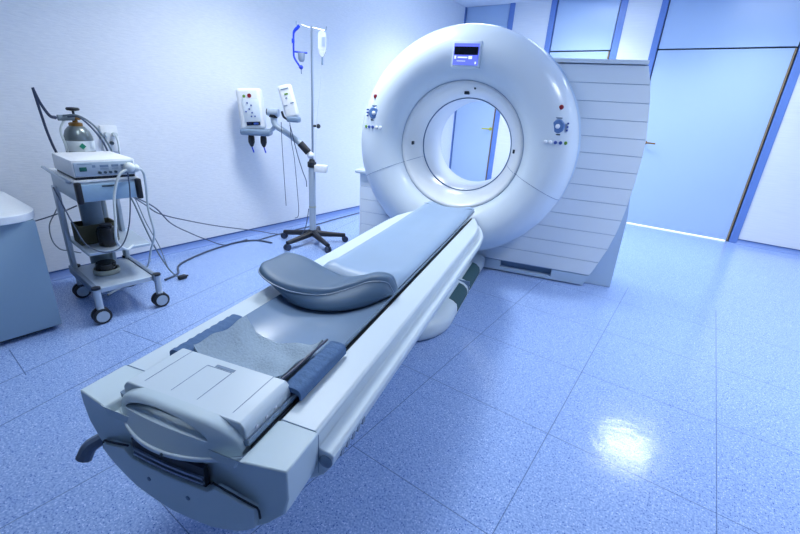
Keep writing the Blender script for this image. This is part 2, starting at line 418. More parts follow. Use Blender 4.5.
# display
bm=nb(); box(bm,-.10,.10,3.085,3.17,1.585,1.755,.008); link('display_bezel',bm,'shell',G,go)
bm=nb(); box(bm,-.086,.086,3.081,3.09,1.603,1.735); scr=link('display_screen',bm,'screen',G,go,smooth=False)
bm=nb(); box(bm,-.082,.082,3.079,3.083,1.665,1.715); link('dark_display_band',bm,'screend',scr,go,smooth=False)
for a,b,c,d in ((-.078,-.066,1.640,1.658),(-.055,.012,1.645,1.653),(.02,.045,1.640,1.658),(.066,.076,1.61,1.624),(-.06,.0,1.625,1.628)):
    bm=nb(); box(bm,a,b,3.079,3.083,c,d); link('display_text',bm,'screenw',scr,go,smooth=False)
# control clusters
for sg in (-1,1):
    cx=.672*sg; yy=3.098
    bm=nb(); solid_lathe(bm,[(.045,3.11),(.045,yy),(.038,yy-.006),(.030,yy-.006)],'y',(cx,0,1.252),28)
    for k in range(0):
        a=2*PI*k/10; box(bm,cx+.036*math.cos(a)-.004,cx+.036*math.cos(a)+.004,yy-.012,yy-.004,1.252+.036*math.sin(a)-.004,1.252+.036*math.sin(a)+.004)
    ct=link('control_dial',bm,'ctrl',G,go)
    bm=nb(); solid_lathe(bm,[(.015,yy),(.015,yy-.012),(.010,yy-.015)],'y',(cx,0,1.252),20); link('dial_centre',bm,'knobw',ct,go)
    bm=nb()
    box(bm,cx-.026,cx+.026,yy-.004,3.12,1.196,1.205,.003); link('dark_key',bm,'darkbtn',ct,go)
    bm=nb(); box(bm,cx-.022,cx+.022,yy-.002,3.13,1.302,1.309,.003); link('dark_key',bm,'grey',ct,go)
    for dz in (-.022,0,.022):
        bm=nb(); box(bm,cx+sg*.062-.006,cx+sg*.062+.006,yy+.006,3.14,1.252+dz-.006,1.252+dz+.006,.002); link('small_key',bm,'bluebtn',ct,go)
    for k,mt in enumerate(('knobw','knobw','bluebtn','bluebtn','lgreen')):
        bx=sg*(.612+.0325*k)
        bm=nb(); solid_lathe(bm,[(.0115,3.13),(.0115,ringy(math.hypot(bx,.1))-.006),(.008,ringy(math.hypot(bx,.1))-.009)],'y',(bx,0,1.149),16); link('push_button',bm,mt,G,go)
    bm=nb(); solid_lathe(bm,[(.0155,3.14),(.0155,3.108),(.010,3.104)],'y',(.672*sg,0,1.372),20); link('red_indicator',bm,'red',G,go)
# laser windows in the funnel
for x,z,y in ((-.012,CZ+.388,3.30),(-.395,1.046,3.285),(.386,1.05,3.30)):
    bm=nb(); 
    if abs(x)<.1: box(bm,x-.018,x+.018,y-.012,y+.02,z-.012,z+.02,.004)
    else:
        s_=1 if x>0 else -1; box(bm,min(x,x+s_*.03),max(x,x+s_*.03),y-.022,y+.022,z-.014,z+.014,.004)
    link('laser_window',bm,'dark',G,go)
bm=nb(); ball(bm,(.06,3.23,CZ+.417),.008); link('sensor_dot',bm,'darkbtn',G,go)

# ------------------------------------------------------------------ couch
Tb=thing('patient_table','long white patient table reaching from the foreground to the scanner ring','table',w(0,2.7),TH)
to=(0,-2.7,0)
# base
bm=nb()
def stad(hw,y0,y1,n=10):
    o=[(-hw,y1)]
    for k in range(n*2+1):
        a=PI+PI*k/(n*2); o.append((hw*math.cos(a),y0+hw*1.25+hw*1.25*math.sin(a)))
    o.append((hw,y1)); return o
def lay(bm,levels,y1):
    rows=[[bm.verts.new((x,y,z)) for x,y in stad(hw,y0,y1)] for hw,y0,z in levels]
    for A,B in zip(rows,rows[1:]):
        for i in range(len(A)): bm.faces.new((A[i],A[(i+1)%len(A)],B[(i+1)%len(B)],B[i]))
    bm.faces.new(rows[0]); bm.faces.new(rows[-1][::-1])
lay(bm,[(.245,2.03,.004),(.262,2.01,.02),(.27,2.0,.05),(.27,2.0,.085),(.262,2.01,.11),(.235,2.04,.13),(.19,2.10,.145)],3.52)
base=link('base_cover',bm,'table',Tb,to,angle=50)
bm=nb(); lay(bm,[(.17,2.2,.14),(.155,2.24,.25),(.155,2.26,.50)],3.2); link('lift_column',bm,'cover',Tb,to,angle=50)
for y0,y1 in ((2.47,2.76),(2.86,3.25)):
    bm=nb(); vs=[(.205,.142),(.238,.1325),(.266,.108),(.2735,.085),(.2735,.06)]
    A=[bm.verts.new((x+.001,y0,z+.001)) for x,z in vs]; B=[bm.verts.new((x+.001,y1,z+.001)) for x,z in vs]
    Ai=[bm.verts.new((x-.006,y0,z-.006)) for x,z in vs]; Bi=[bm.verts.new((x-.006,y1,z-.006)) for x,z in vs]
    for i in range(4):
        bm.faces.new((A[i],B[i],B[i+1],A[i+1])); bm.faces.new((Ai[i],Bi[i],Bi[i+1],Ai[i+1])); bm.faces.new((A[i],A[i+1],Ai[i+1],Ai[i])); bm.faces.new((B[i],B[i+1],Bi[i+1],Bi[i]))
    link('grip_strip',bm,'strip',Tb,to)
bm=nb(); box(bm,.12,.2745,2.805,2.815,.05,.1465); link('base_seam',bm,'soft',Tb,to,smooth=False)
# main body: two rails and a belly under the cradle
YS=.66
def rail(sg):
    bm=nb()
    # cross-section (x,z): top, chamfer, groove, ledge, underside
    sec=[(.205,.40),(.205,.575),(.212,.580),(.303,.580),(.311,.572),(.311,.535),(.320,.531),(.345,.528),(.352,.518),(.350,.495),(.325,.455),(.27,.41)]
    def row(y,f,e):
        o=[]
        for x,z in sec:
            xx=x
            if x>.29: xx=x-e
            o.append(bm.verts.new((sg*xx,y,z)))
        return o
    rows=[row(YS,1,0),row(1.6,1,0),row(2.55,1,0),row(2.72,1,.012),row(2.86,1,.045),row(2.98,1,.085)]
    for A,B in zip(rows,rows[1:]):
        for i in range(len(A)): bm.faces.new((A[i],A[(i+1)%len(A)],B[(i+1)%len(B)],B[i]))
    bm.faces.new(rows[0]); bm.faces.new(rows[-1][::-1])
    link('side_rail',bm,'table',Tb,to,bev=.003,angle=30)
rail(1); rail(-1)
bm=nb(); box(bm,-.205,.205,YS,2.98,.40,.53); link('table_belly',bm,'cover',Tb,to,smooth=False)
# front nose: boat shaped casting
bm=nb()
nose=[(-.312,.580),(-.312,.535),(-.302,.49),(-.262,.445),(-.20,.405),(-.12,.372),(0,.352),(.12,.352),(.2,.372),(.262,.415),(.302,.455),(.312,.50),(.312,.580),(.215,.580),(.200,.575),(.190,.553),(-.190,.553),(-.200,.575),(-.215,.580)]
def nrow(y,sc):
    o=[]
    for x,z in nose:
        zz=z if z>.55 else .58-(.58-z)*sc
        yy=y
        o.append(bm.verts.new((x,yy+ (0 if y>YS-.01 else -.03*(1-(x/.312)**2)),zz)))
    return o
rows=[nrow(.536,1),nrow(.56,1.02),nrow(YS,.95)]
for A,B in zip(rows,rows[1:]):
    for i in range(len(A)): bm.faces.new((A[i],A[(i+1)%len(A)],B[(i+1)%len(B)],B[i]))
bm.faces.new(rows[0]); bm.faces.new(rows[-1][::-1])
bmesh.ops.triangulate(bm,faces=[f for f in bm.faces if len(f.verts)>4])
link('front_cover',bm,'cover',Tb,to,bev=.006,angle=25)
# lower front flap with its slot
def fy(x): return .536-.03*(1-(x/.312)**2)
def facestrip(bm,pts_top,pts_bot,dy):
    n=len(pts_top); A=[bm.verts.new((x,fy(x)-dy,z)) for x,z in pts_top]; B=[bm.verts.new((x,fy(x)-dy,z)) for x,z in pts_bot]
    A2=[bm.verts.new((x,fy(x)+.012,z)) for x,z in pts_top]; B2=[bm.verts.new((x,fy(x)+.012,z)) for x,z in pts_bot]
    for i in range(n-1):
        bm.faces.new((A[i],A[i+1],B[i+1],B[i])); bm.faces.new((A2[i],B2[i],B2[i+1],A2[i+1])); bm.faces.new((A[i],A2[i],A2[i+1],A[i+1])); bm.faces.new((B[i],B[i+1],B2[i+1],B2[i]))
    bm.faces.new((A[0],B[0],B2[0],A2[0])); bm.faces.new((A[-1],A2[-1],B2[-1],B[-1]))
def botz(x):
    P=[(-.262,.445),(-.20,.405),(-.12,.372),(0,.352),(.12,.352),(.2,.372),(.262,.415)]
    for (a,b),(c,d) in zip(P,P[1:]):
        if a<=x<=c: return b+(d-b)*(x-a)/(c-a)
    return .4
xs=[-.24+.02*k for k in range(24)]
def topz(x): return .468 if abs(x)<.118 else .468+.022*min(1,(abs(x)-.118)/.01) if abs(x)<.13 else .490-.035*(abs(x)-.13)/.1
bm=nb()
xs2=[x for x in [-.235+.0235*k for k in range(21)]]
facestrip(bm,[(x,topz(x)) for x in xs2],[(x,botz(x)+.004) for x in xs2],.008)
link('front_flap',bm,'cover',Tb,to,bev=.002,angle=25)
bm=nb(); facestrip(bm,[(-.11,.528),(-.05,.528),(0,.528),(.05,.528),(.11,.528)],[(-.11,.472),(-.05,.472),(0,.472),(.05,.472),(.11,.472)],.001)
sl=link('front_slot',bm,'dark',Tb,to,smooth=False)
bm=nb()
for z in (.482,.497): facestrip(bm,[(x,z+.006) for x in (-.105,-.05,0,.05,.108)],[(x,z) for x in (-.105,-.05,0,.05,.108)],.006)
link('slot_ledge',bm,'alud',sl,to,smooth=False)
for sg in (-1,1):
    bm=nb(); tube(bm,[(sg*x,fy(x)-.0005,topz(x)+.004) for x in (.13,.16,.20,.238)]+[(sg*.243,fy(.243)-.002,.45),(sg*.245,fy(.243)-.002,.428)],.0026,6)
    link('flap_seam',bm,'dark',Tb,to)
for x,z in ((-.06,.43),(.06,.425)):
    bm=nb(); solid_lathe(bm,[(.006,fy(x)),(.006,fy(x)-.0095),(.003,fy(x)-.011)],'y',(x,0,z),12); link('screw',bm,'grey',Tb,to)
# thin joint where nose meets rails, end knob
for sg in (1,-1):
    bm=nb(); tube(bm,[(sg*.208,YS,.5805),(sg*.303,YS,.5805),(sg*.3115,YS,.572),(sg*.3115,YS,.455)],.0009,6); link('nose_seam',bm,'soft',Tb,to)
    bm=nb(); solid_lathe(bm,[(.018,YS+.012),(.018,YS-.002),(.012,YS-.006)],'y',(sg*.331,0,.50),18); link('rail_end_cap',bm,'grey',Tb,to)
bm=nb()
for k in range(5): box(bm,.345,.3525,.70+k*.03,.715+k*.03,.488,.505)
link('rail_lettering',bm,'alud',Tb,to,smooth=False)
# release lever at the left of the nose
bm=nb()
P=[(-.225,.60,.425),(-.285,.575,.415),(-.322,.535,.395),(-.332,.515,.362)]
for a,b in zip(P,P[1:]): pass
tube(bm,P,.016,10,smooth=4,radii=[.013,.016,.019,.020]); link('release_lever',bm,'lever',Tb,to)
# cradle: shallow trough
def trough(bm,y0,y1,hw,zc,lip,th,ny=8,nx=16,zf=lambda y:0,edge0=0):
    top=[];bot=[]
    for j in range(ny+1):
        y=y0+(y1-y0)*j/ny; a=[];b=[]
        for i in range(nx+1):
            u=-1+2*i/nx; x=hw*u; z=zc+lip*abs(u)**2.2+zf(y)
            a.append(bm.verts.new((x,y,z))); b.append(bm.verts.new((x,y,z-th)))
        top.append(a);bot.append(b)
    for j in range(ny):
        for i in range(nx):
            bm.faces.new((top[j][i],top[j][i+1],top[j+1][i+1],top[j+1][i])); bm.faces.new((bot[j][i],bot[j+1][i],bot[j+1][i+1],bot[j][i+1]))
        bm.faces.new((top[j][0],top[j+1][0],bot[j+1][0],bot[j][0])); bm.faces.new((top[j][nx],bot[j][nx],bot[j+1][nx],top[j+1][nx]))
    for j in (0,ny):
        for i in range(nx): bm.faces.new((top[j][i],bot[j][i],bot[j][i+1],top[j][i+1]))
bm=nb(); trough(bm,.56,3.09,.196,.548,.048,.014,ny=20,zf=lambda y:.014*max(0,(y-2.2)/.9)**1.5); link('cradle',bm,'cradle',Tb,to,angle=60)
bm=nb()
for sg in (1,-1): box(bm,sg*.1975-.003,sg*.1975+.003,.565,2.98,.5,.577)
link('cradle_gap',bm,'black',Tb,to,smooth=False)
# foot box with bowed grab handle
bm=nb(); prism(bm,rounded([(-.186,.5725),(-.186,.615),(-.172,.632),(.172,.632),(.186,.615),(.186,.5725)],.006,2),'xz',.564,.735)
fb=link('foot_box',bm,'table',Tb,to,bev=.003)
bm=nb()
for x in (-.135,-.05,.03,.135):
    box(bm,x-.0006,x+.0006,.585,.70 if abs(x)<.1 else .733,.6315,.6328)
box(bm,-.05,.03,.6992,.7008,.6315,.6328); link('box_seam',bm,'soft',fb,to,smooth=False)
bm=nb(); box(bm,-.028,.032,.703,.713,.6315,.6330); link('release_slot',bm,'grey',fb,to,smooth=False)
# bowed handle plate
bm=nb()
nn=40
def bow(u,z):
    # u -1..1 across, returns y of the front face at height z (leans back with height, bows forward mid)
    return .548-.058*(1-u*u)*(1-.45*(z-.558)/.085)+ .012*(z-.558)/.085
def ptop(u): return .572+.072*max(0,1-abs(u)**2.4)**.5
def pbot(u): return .560-.006*(1-u*u)
HW=.186; TH_=.030
def V(u,z,b=0): return bm.verts.new((u*HW,bow(u,z)+b*TH_,z))
prev=None; nn=64
for k in range(nn+1):
    u=-1+2*k/nn; lo,hi=pbot(u),ptop(u)
    v=(u+.08)/.70; q=max(0,1-v*v)
    m=lo+(hi-lo)*(.50+.08*q)
    hl,hh=m,m+.026*q**.7
    if v*v>=1: hh=m
    c=min(.007,(hi-lo)*.3)
    cur=[V(u,lo+.001),V(u,(lo+hl)/2),V(u,hl-.002 if q else m),V(u,hl,.25),V(u,hl,1),V(u,(lo+hl)/2,1),V(u,lo,1),
         V(u,hh+.002 if q else m),V(u,hi-c),V(u,hi-c*.3,.12),V(u,hi,.4),V(u,hi,1),V(u,hh,1),V(u,hh,.25)]
    if prev:
        P,Q=prev,cur
        loops=([0,1,2],[4,5,6],[7,8,9,10,11,12])
        for L in loops:
            for i,j in zip(L,L[1:]): bm.faces.new((P[i],P[j],Q[j],Q[i]))
        bm.faces.new((P[6],P[0],Q[0],Q[6]))
        if q>0 or pq>0:
            for i,j in ((2,3),(3,4),(12,13),(13,7)):
                bm.faces.new((P[i],P[j],Q[j],Q[i]))
        else:
            pass
    prev=cur; pq=q
bmesh.ops.remove_doubles(bm,verts=bm.verts,dist=2e-4)
link('grab_handle',bm,'cover',Tb,to,angle=50)
bm=nb()
prev=None
pts=[]
for k in range(nn+1):
    u=-1+2*k/nn; pts.append((u*.197,.552-.068*(1-u*u)))
prism(bm,pts+[(.197,.74),(-.197,.74)],'xy',.548,.5585)
link('foot_tray',bm,'table',Tb,to,bev=.002,angle=60)
bm=nb(); ball(bm,(.02,.484,.554),.004); link('latch_dot',bm,'darkbtn',Tb,to)
for y in (.60,.635,.67):
    bm=nb(); ball(bm,(.1865,y,.60),.005,.4,1,1); link('box_rivet',bm,'knobw',Tb,to)

# ------------------------------------------------------------------ things lying on the table
def mattz(y): return 0
mt=thing('table_mattress','long blue grey vinyl mattress lying on the table up to the ring','mattress',w(0,2.35,.565),TH)
bm=nb()
ny,nx=40,18
top=[];bot=[]
for j in range(ny+1):
    t=j/ny; y=1.47+(3.10-1.47)*t**1.25; r=min(1,(y-1.47)/.05); th=.042*math.sqrt(max(0,1-(1-r)**2))+.004+.022*math.exp(-((y-1.53)/.09)**2)*r
    a=[];b=[]
    for i in range(nx+1):
        u=-1+2*i/nx; x=.192*u; zc=.549+.048*abs(u)**2.2+.014*max(0,(y-2.2)/.9)**1.5; e=(1-abs(u)**8)*.85+.15
        a.append(bm.verts.new((x,y,zc+th*e))); b.append(bm.verts.new((x,y,zc+.001)))
    top.append(a);bot.append(b)
for j in range(ny):
    for i in range(nx):
        bm.faces.new((top[j][i],top[j][i+1],top[j+1][i+1],top[j+1][i])); bm.faces.new((bot[j][i],bot[j+1][i],bot[j+1][i+1],bot[j][i+1]))
    bm.faces.new((top[j][0],top[j+1][0],bot[j+1][0],bot[j][0])); bm.faces.new((top[j][nx],bot[j][nx],bot[j+1][nx],top[j+1][nx]))
for j in (0,ny):
    for i in range(nx): bm.faces.new((top[j][i],bot[j][i],bot[j][i+1],top[j][i+1]))
link('pad',bm,'mattress',mt,(0,-2.35,-.565),angle=60)
bm=nb(); tube(bm,[(.186*u,3.02,.6045+.046*abs(u)**2.2-.02*abs(u)**8) for u in [-1+2*k/18 for k in range(19)]],.0016,6); link('stitched_seam',bm,'rest',mt,(0,-2.35,-.565))

# winged head and arm support: trough shaped pad with flared rims
hs=thing('arm_support_cushion','slate blue winged trough shaped support cushion lying across the table','cushion',w(0,1.3,.555),TH)
bm=nb()
ho=(0,-1.3,-.555)
HT=[(-.335,1.30,1.40,.692,1.31),(-.29,1.215,1.44,.690,1.24),(-.21,1.18,1.455,.672,1.20),(-.12,1.20,1.45,.645,1.19),(-.03,1.265,1.45,.628,1.21),(.05,1.33,1.46,.648,1.245),(.11,1.37,1.465,.672,1.29),(.165,1.395,1.465,.674,1.345),(.205,1.415,1.46,.655,1.40)]
def hs_at(t):
    k=t*(len(HT)-1); i=min(int(k),len(HT)-2); q=k-i
    P=[Vector(HT[max(0,min(len(HT)-1,i+d))]) for d in (-1,0,1,2)]
    a,b_,c_,d_=P
    return .5*((2*b_)+(c_-a)*q+(2*a-5*b_+4*c_-d_)*q*q+(3*b_-a-3*c_+d_)*q**3)
Vector2=None
rows=[]; rim=[]
NU=36
for i in range(NU+1):
    x,yF,yB,zt,yb=hs_at(i/NU)
    e=min(1,min(i,NU-i)/3); 
    if abs(x)<.2: zb=.553+.045*(abs(x)/.2)**2.2
    else: zb=.598
    k=max(0,min(1,(-x-.13)/.10)); zb=zb*(1-k)+max(.600,zt-.038)*k
    yM=(yF+yB)/2; zt2=zb+(zt-zb)*(.35+.65*e); 
    r=[(yF+.002,zt2-.010),(yF+.010,zt2-.001),(yF+.022,zt2+.002),(yM,zt2-.004),(yB-.02,zt2),(yB-.004,zt2-.006),(yB,zt2-.018),(yB-.006,(zt2+zb)/2),(yB-.03,zb),(yM,zb),(yb+.03,zb),(yb+.006,zb+.008),(yb*.75+yF*.25-.012*e,zb*.75+zt2*.25),(yb*.4+yF*.6-.010*e,zb*.4+zt2*.6),(yF-.004,zt2-.022)]
    rows.append([bm.verts.new((x,y,z)) for y,z in r]); rim.append((x,yF-.003,zt2-.018))
for A,B in zip(rows,rows[1:]):
    for j in range(len(A)): bm.faces.new((A[j],A[(j+1)%len(A)],B[(j+1)%len(A)],B[j]))
bm.faces.new(rows[0]); bm.faces.new(rows[-1][::-1])
link('winged_pad',bm,'rest',hs,ho,angle=70,sub=1)
bm=nb(); tube(bm,rim,.003,6); link('piping',bm,'grey',hs,ho)

# folded cloth pad
cl=thing('folded_cloth_pad','grey woven pad with dusty blue rolled sides, lying at the foot of the table','cloth pad',w(0,.85,.56),TH)
co=(0,-.85,-.56)
bm=nb(); nx,ny=30,18; R_=[]
for j in range(ny+1):
    y=.745+(.965-.745)*j/ny; row=[]
    for i in range(nx+1):
        u=-1+2*i/nx; x=.152*u+.0; z=.566+.062*abs(u)**2.4+.003*math.sin(9*u+17*y*3)+.003*math.sin(60*y+3*u)
        if y<.80: z+=.012*(1-(y-.745)/.055)
        row.append((x+.004*math.sin(30*y),y+.012*math.sin(4*u),z))
    R_.append(row)
A=[[bm.verts.new(p) for p in r] for r in R_]; B=[[bm.verts.new((p[0],p[1],p[2]-.010)) for p in r] for r in R_]
for j in range(ny):
    for i in range(nx):
        bm.faces.new((A[j][i],A[j][i+1],A[j+1][i+1],A[j+1][i])); bm.faces.new((B[j][i],B[j+1][i],B[j+1][i+1],B[j][i+1]))
    bm.faces.new((A[j][0],A[j+1][0],B[j+1][0],B[j][0])); bm.faces.new((A[j][nx],B[j][nx],B[j+1][nx],A[j+1][nx]))
for j in (0,ny):
    for i in range(nx): bm.faces.new((A[j][i],B[j][i],B[j][i+1],A[j][i+1]))
link('woven_centre',bm,'towel',cl,co,angle=60)
for sg in (-1,1):
    bm=nb(); n=14; rows=[]
    for j in range(23):
        y=.728+(.972-.728)*j/22
        rip=.0022*math.sin(j*2.3)
        P=[]
        for k in range(n+1):
            a=PI*1.0*k/n
            P.append((sg*(.189+.031*math.cos(PI-a)*(abs(math.cos(a))**-.25 if abs(math.cos(a))>.05 else 1)), .594+ (.026+rip)*math.sin(a)**.5 - (.006 if k in(0,n) else 0)))
        rows.append([bm.verts.new((x,y,z)) for x,z in P]+[bm.verts.new((sg*(.189+.025*math.cos(PI-PI*k/n)),y,.594+(.017)*math.sin(PI*k/n)**.5-.006)) for k in range(n,-1,-1)])
    for A_,B_ in zip(rows,rows[1:]):
        for i in range(len(A_)): bm.faces.new((A_[i],A_[(i+1)%len(A_)],B_[(i+1)%len(A_)],B_[i]))
    for r_ in (rows[0],rows[-1]):
        m_=len(r_)
        for i in range(n): bm.faces.new((r_[i],r_[i+1],r_[m_-2-i],r_[m_-1-i]))
    link('rolled_side',bm,'denim',cl,co,angle=50)
bm=nb(); tube(bm,[(.155,.735,.626),(.156,.80,.624),(.156,.87,.624),(.156,.968,.622)],.004,6,smooth=4); link('dark_edge_binding',bm,'btube',cl,co)

# ------------------------------------------------------------------ cabinet at the left
cb=thing('low_cabinet','low blue grey cabinet with white rounded worktop, cut off at the left edge','cabinet',(-3.1,-.2,0))
cbo=(3.1,.2,0)
bm=nb(); box(bm,-3.52,-2.725,-1.0,.595,.03,.64,.004); link('body',bm,'cabinet',cb,cbo)
bm=nb(); box(bm,-3.5,-2.78,-.98,.565,0,.03); link('recessed_plinth',bm,'dark',cb,cbo,smooth=False)
bm=nb(); prism(bm,rounded([(-3.53,-1.02),(-2.70,-1.02),(-2.70,.625),(-3.53,.625)],.17,8),'xy',.64,.68); link('worktop',bm,'worktop',cb,cbo,bev=.004)

# ------------------------------------------------------------------ equipment trolley
TR=math.radians(-4); TL=(-2.87,.94,0)
def tw(x,y,z=0): return (TL[0]+x*math.cos(TR)-y*math.sin(TR), TL[1]+x*math.sin(TR)+y*math.cos(TR), z)
tr=thing('equipment_trolley','grey metal trolley on castors with drawer and two shelves by left wall','trolley',TL,TR)
for y in (-.15,.15):
    bm=nb(); box(bm,-.245,-.175,y-.012,y+.012,.16,.74,.004); link('upright',bm,'alu',tr)
bm=nb(); prism(bm,rounded([(-.22,-.145),(.235,-.145),(.235,.145),(-.22,.145)],.012,3),'xy',.185,.215)
link('lower_shelf',bm,'alu',tr,bev=.003)
for y in (-.158,.158):
    bm=nb(); box(bm,-.25,.25,y-.013,y+.013,.175,.225,.004); link('shelf_rail',bm,'alud',tr)
bm=nb(); prism(bm,rounded([(-.25,-.145),(.175,-.145),(.175,.185),(-.25,.20)],.01,3),'xy',.395,.412); link('middle_shelf',bm,'alu',tr,bev=.003)
bm=nb(); box(bm,-.25,.235,-.15,.15,.718,.822,.004); link('drawer_housing',bm,'alu',tr)
bm=nb(); box(bm,.235,.248,-.128,.128,.722,.813,.003); dr=link('drawer',bm,'drawer',tr)
bm=nb(); box(bm,.246,.252,-.035,.035,.796,.805,.002); link('drawer_grip',bm,'darkbtn',dr)
for y in (-.142,.146):
    bm=nb(); box(bm,.225,.262,y-.014,y+.014,.712,.828,.008); link('black_corner_guard',bm,'black',tr)
bm=nb(); box(bm,-.255,.24,-.155,.155,.823,.837,.004); link('top_shelf',bm,'device',tr)
bm=nb()
tube(bm,[(.22,-.165,.826),(.20,-.185,.838),(-.2,-.185,.85),(-.235,-.17,.84)],.008,8,smooth=4); link('side_handle',bm,'steel',tr)
for k,(x,y) in enumerate(((.235,-.158),(.235,.168),(-.225,-.135),(-.225,.15))):
    bm=nb(); cyl(bm,(x,y,.10),(x,y,.215),.019); box(bm,x-.022,x+.022,y-.016,y+.016,.08,.105,.006)
    cs=link('castor',bm,'alu',tr)
    bm=nb(); cyl(bm,(x,y,.215),(x,y,.226),.023); link('black_castor_cap',bm,'black',cs)
    for q,dx in enumerate((-.026,.011)):
        bm=nb(); cx_=x+dx; prof=[(.02,0),(.042,.0),(.048,.004),(.048,.013),(.042,.017),(.02,.017)]
        lathe(bm,[(r,cx_+h) for r,h in prof],'x',(0,y,.048),24,close=True); wh=link('wheel',bm,'black',cs)
        bm=nb(); solid_lathe(bm,[(.034,cx_-.001),(.034,cx_+.018)],'x',(0,y,.048),20); link('wheel_hub',bm,'panel',cs)
# device on top
dv=thing('anaesthesia_monitor_unit','flat white medical unit with knobs standing on the trolley','medical device',tw(.06,0,.8385),TR)
bm=nb(); box(bm,-.19,.175,-.148,.148,.012,.102,.008); link('housing',bm,'device',dv)
bm=nb(); box(bm,-.18,.17,-.14,.14,0,.012); link('black_foot_bar',bm,'black',dv,smooth=False)
bm=nb(); box(bm,.172,.181,-.140,.140,.018,.090,.003); fp=link('front_panel',bm,'panel',dv)
bm=nb(); box(bm,.180,.184,-.118,-.085,.044,.066,.002); link('green_display',bm,'greenled',fp)
bm=nb()
for a,b in ((-.06,-.045),(-.025,.015),(.03,.062),(.075,.105)):
    box(bm,.180,.1825,a,b,.062,.074)
    if b-a>.02:
        for z in (.055,.05): box(bm,.180,.1822,a,b,z,z+.002)
box(bm,.180,.1822,-.125,-.06,.080,.083); box(bm,.180,.1822,.118,.13,.07,.08)
link('panel_lettering',bm,'grey',fp,smooth=False)
for y in (-.03,-.005,.02,.045,.09):
    bm=nb(); cyl(bm,(.180,y,.034),(.19,y,.034),.007,12); link('knob',bm,'darkbtn',fp)
bm=nb(); box(bm,.180,.183,.105,.113,.074,.082); link('green_lamp',bm,'lgreen',fp,smooth=False)
# hose elbow at device + hoses
hz=thing('breathing_hose','white corrugated hose looping from the medical unit to the floor','hose',tw(.26,.11,.88),TR)
def inv(p):
    d=Vector(p)-Vector(tw(.26,.11,.88)); c,s=math.cos(-TR),math.sin(-TR); return (d.x*c-d.y*s,d.x*s+d.y*c,d.z)
bm=nb(); ball(bm,inv((-2.60,1.03,.895)),.028); ball(bm,inv((-2.62,1.07,.885)),.022); link('hose_connector',bm,'label',hz)
bm=nb(); tube(bm,[inv(p) for p in ((-2.62,1.05,.90),(-2.66,1.12,.86),(-2.74,1.16,.76),(-2.78,1.17,.60),(-2.82,1.20,.43),(-2.95,1.22,.28),(-3.05,1.20,.10),(-3.06,1.05,.022),(-2.98,.92,.02))],.007,10,smooth=8)
link('hose',bm,'tube',hz)
bm=nb(); tube(bm,[inv(p) for p in ((-2.59,1.02,.89),(-2.585,.965,.855),(-2.585,.925,.75),(-2.575,.905,.62),(-2.57,.89,.50),(-2.60,.94,.43),(-2.66,1.0,.425))],.007,10,smooth=8)
link('front_hose',bm,'tube',hz)
bm=nb(); tube(bm,[inv(p) for p in ((-2.58,1.01,.87),(-2.575,1.0,.742),(-2.56,.96,.573),(-2.545,.897,.47),(-2.55,.816,.455),(-2.60,.754,.50),(-2.64,.73,.60),(-2.72,.70,.80))],.0035,8,smooth=8)
link('thin_monitoring_line',bm,'cable',hz)

# on middle shelf: brown box with dark canister
bx=thing('cardboard_box','open dark brown box on the middle shelf of the trolley','box',tw(-.07,-.03,.413),TR)
bm=nb()
for a in ((-.07,.07,-.10,-.092),(-.07,.07,.092,.10),(-.07,-.062,-.092,.092),(.062,.07,-.092,.092)): box(bm,*a,0,.115)
box(bm,-.07,.07,-.10,.10,0,.006); link('box_wall',bm,'brown',bx,smooth=False)
jr=thing('suction_canister','dark round glass canister in front of the brown box on the shelf','canister',tw(.075,-.01,.413),TR)
bm=nb(); solid_lathe(bm,[(.03,0),(.05,.006),(.054,.03),(.054,.09),(.045,.112),(.03,.12)],'z',n=28); link('glass_body',bm,'jar',jr)
bm=nb(); solid_lathe(bm,[(.03,.12),(.032,.124),(.03,.132)],'z',n=24); link('lid',bm,'black',jr)
bt=thing('absorber_cylinder','dark grey tall cylinder hanging beneath the trolley drawer','canister',tw(-.07,-.03,.42),TR)
bm=nb(); solid_lathe(bm,[(.055,0),(.055,.296)],'z',n=28); link('cylinder_wall',bm,'gtube',bt)
gc=thing('gas_cylinder','silver gas cylinder with green diamond label standing behind the trolley device','gas cylinder',tw(-.335,.045,.0),TR)
bm=nb(); solid_lathe(bm,[(.06,0.004),(.075,.02),(.077,.98),(.074,1.01),(.062,1.045),(.045,1.066),(.03,1.075)],'z',n=32); link('bottle',bm,'cyl',gc)
bm=nb(); lathe(bm,[(.0775,.925),(.0785,.927),(.0785,.985),(.0775,.987)],'z',n=32); lb=link('white_label_band',bm,'label',gc)
bm=nb(); prism(bm,[(-.006,.938),(-.006+.018,.957),(-.006,.976),(-.024,.957)],'yz',.0775,.0800); link('green_diamond_mark',bm,'green',lb,smooth=False)
bm=nb(); solid_lathe(bm,[(.028,1.066),(.036,1.070),(.036,1.088),(.028,1.092)],'z',n=24); cyl(bm,(0,0,1.09),(0,0,1.13),.014); cyl(bm,(-.02,.015,1.12),(.03,.015,1.12),.013); link('brass_valve',bm,'brass',gc)
bm=nb(); cyl(bm,(0,0,1.13),(0,0,1.16),.007); solid_lathe(bm,[(.012,1.158),(.032,1.162),(.036,1.170),(.030,1.178),(.01,1.180)],'z',n=24); link('black_handwheel',bm,'black',gc)
bm=nb(); cyl(bm,(.01,-.005,1.12),(.012,-.085,1.118),.017,16); link('regulator_barrel',bm,'gtube',gc)
lr=tw(-.335,.045,0)
def rel(pts): return [(p[0]-lr[0],p[1]-lr[1],p[2]) for p in pts]
bh=thing('black_gas_hose','blue black hose rising from gas regulator and drooping behind trolley','hose',(lr[0],lr[1],0))
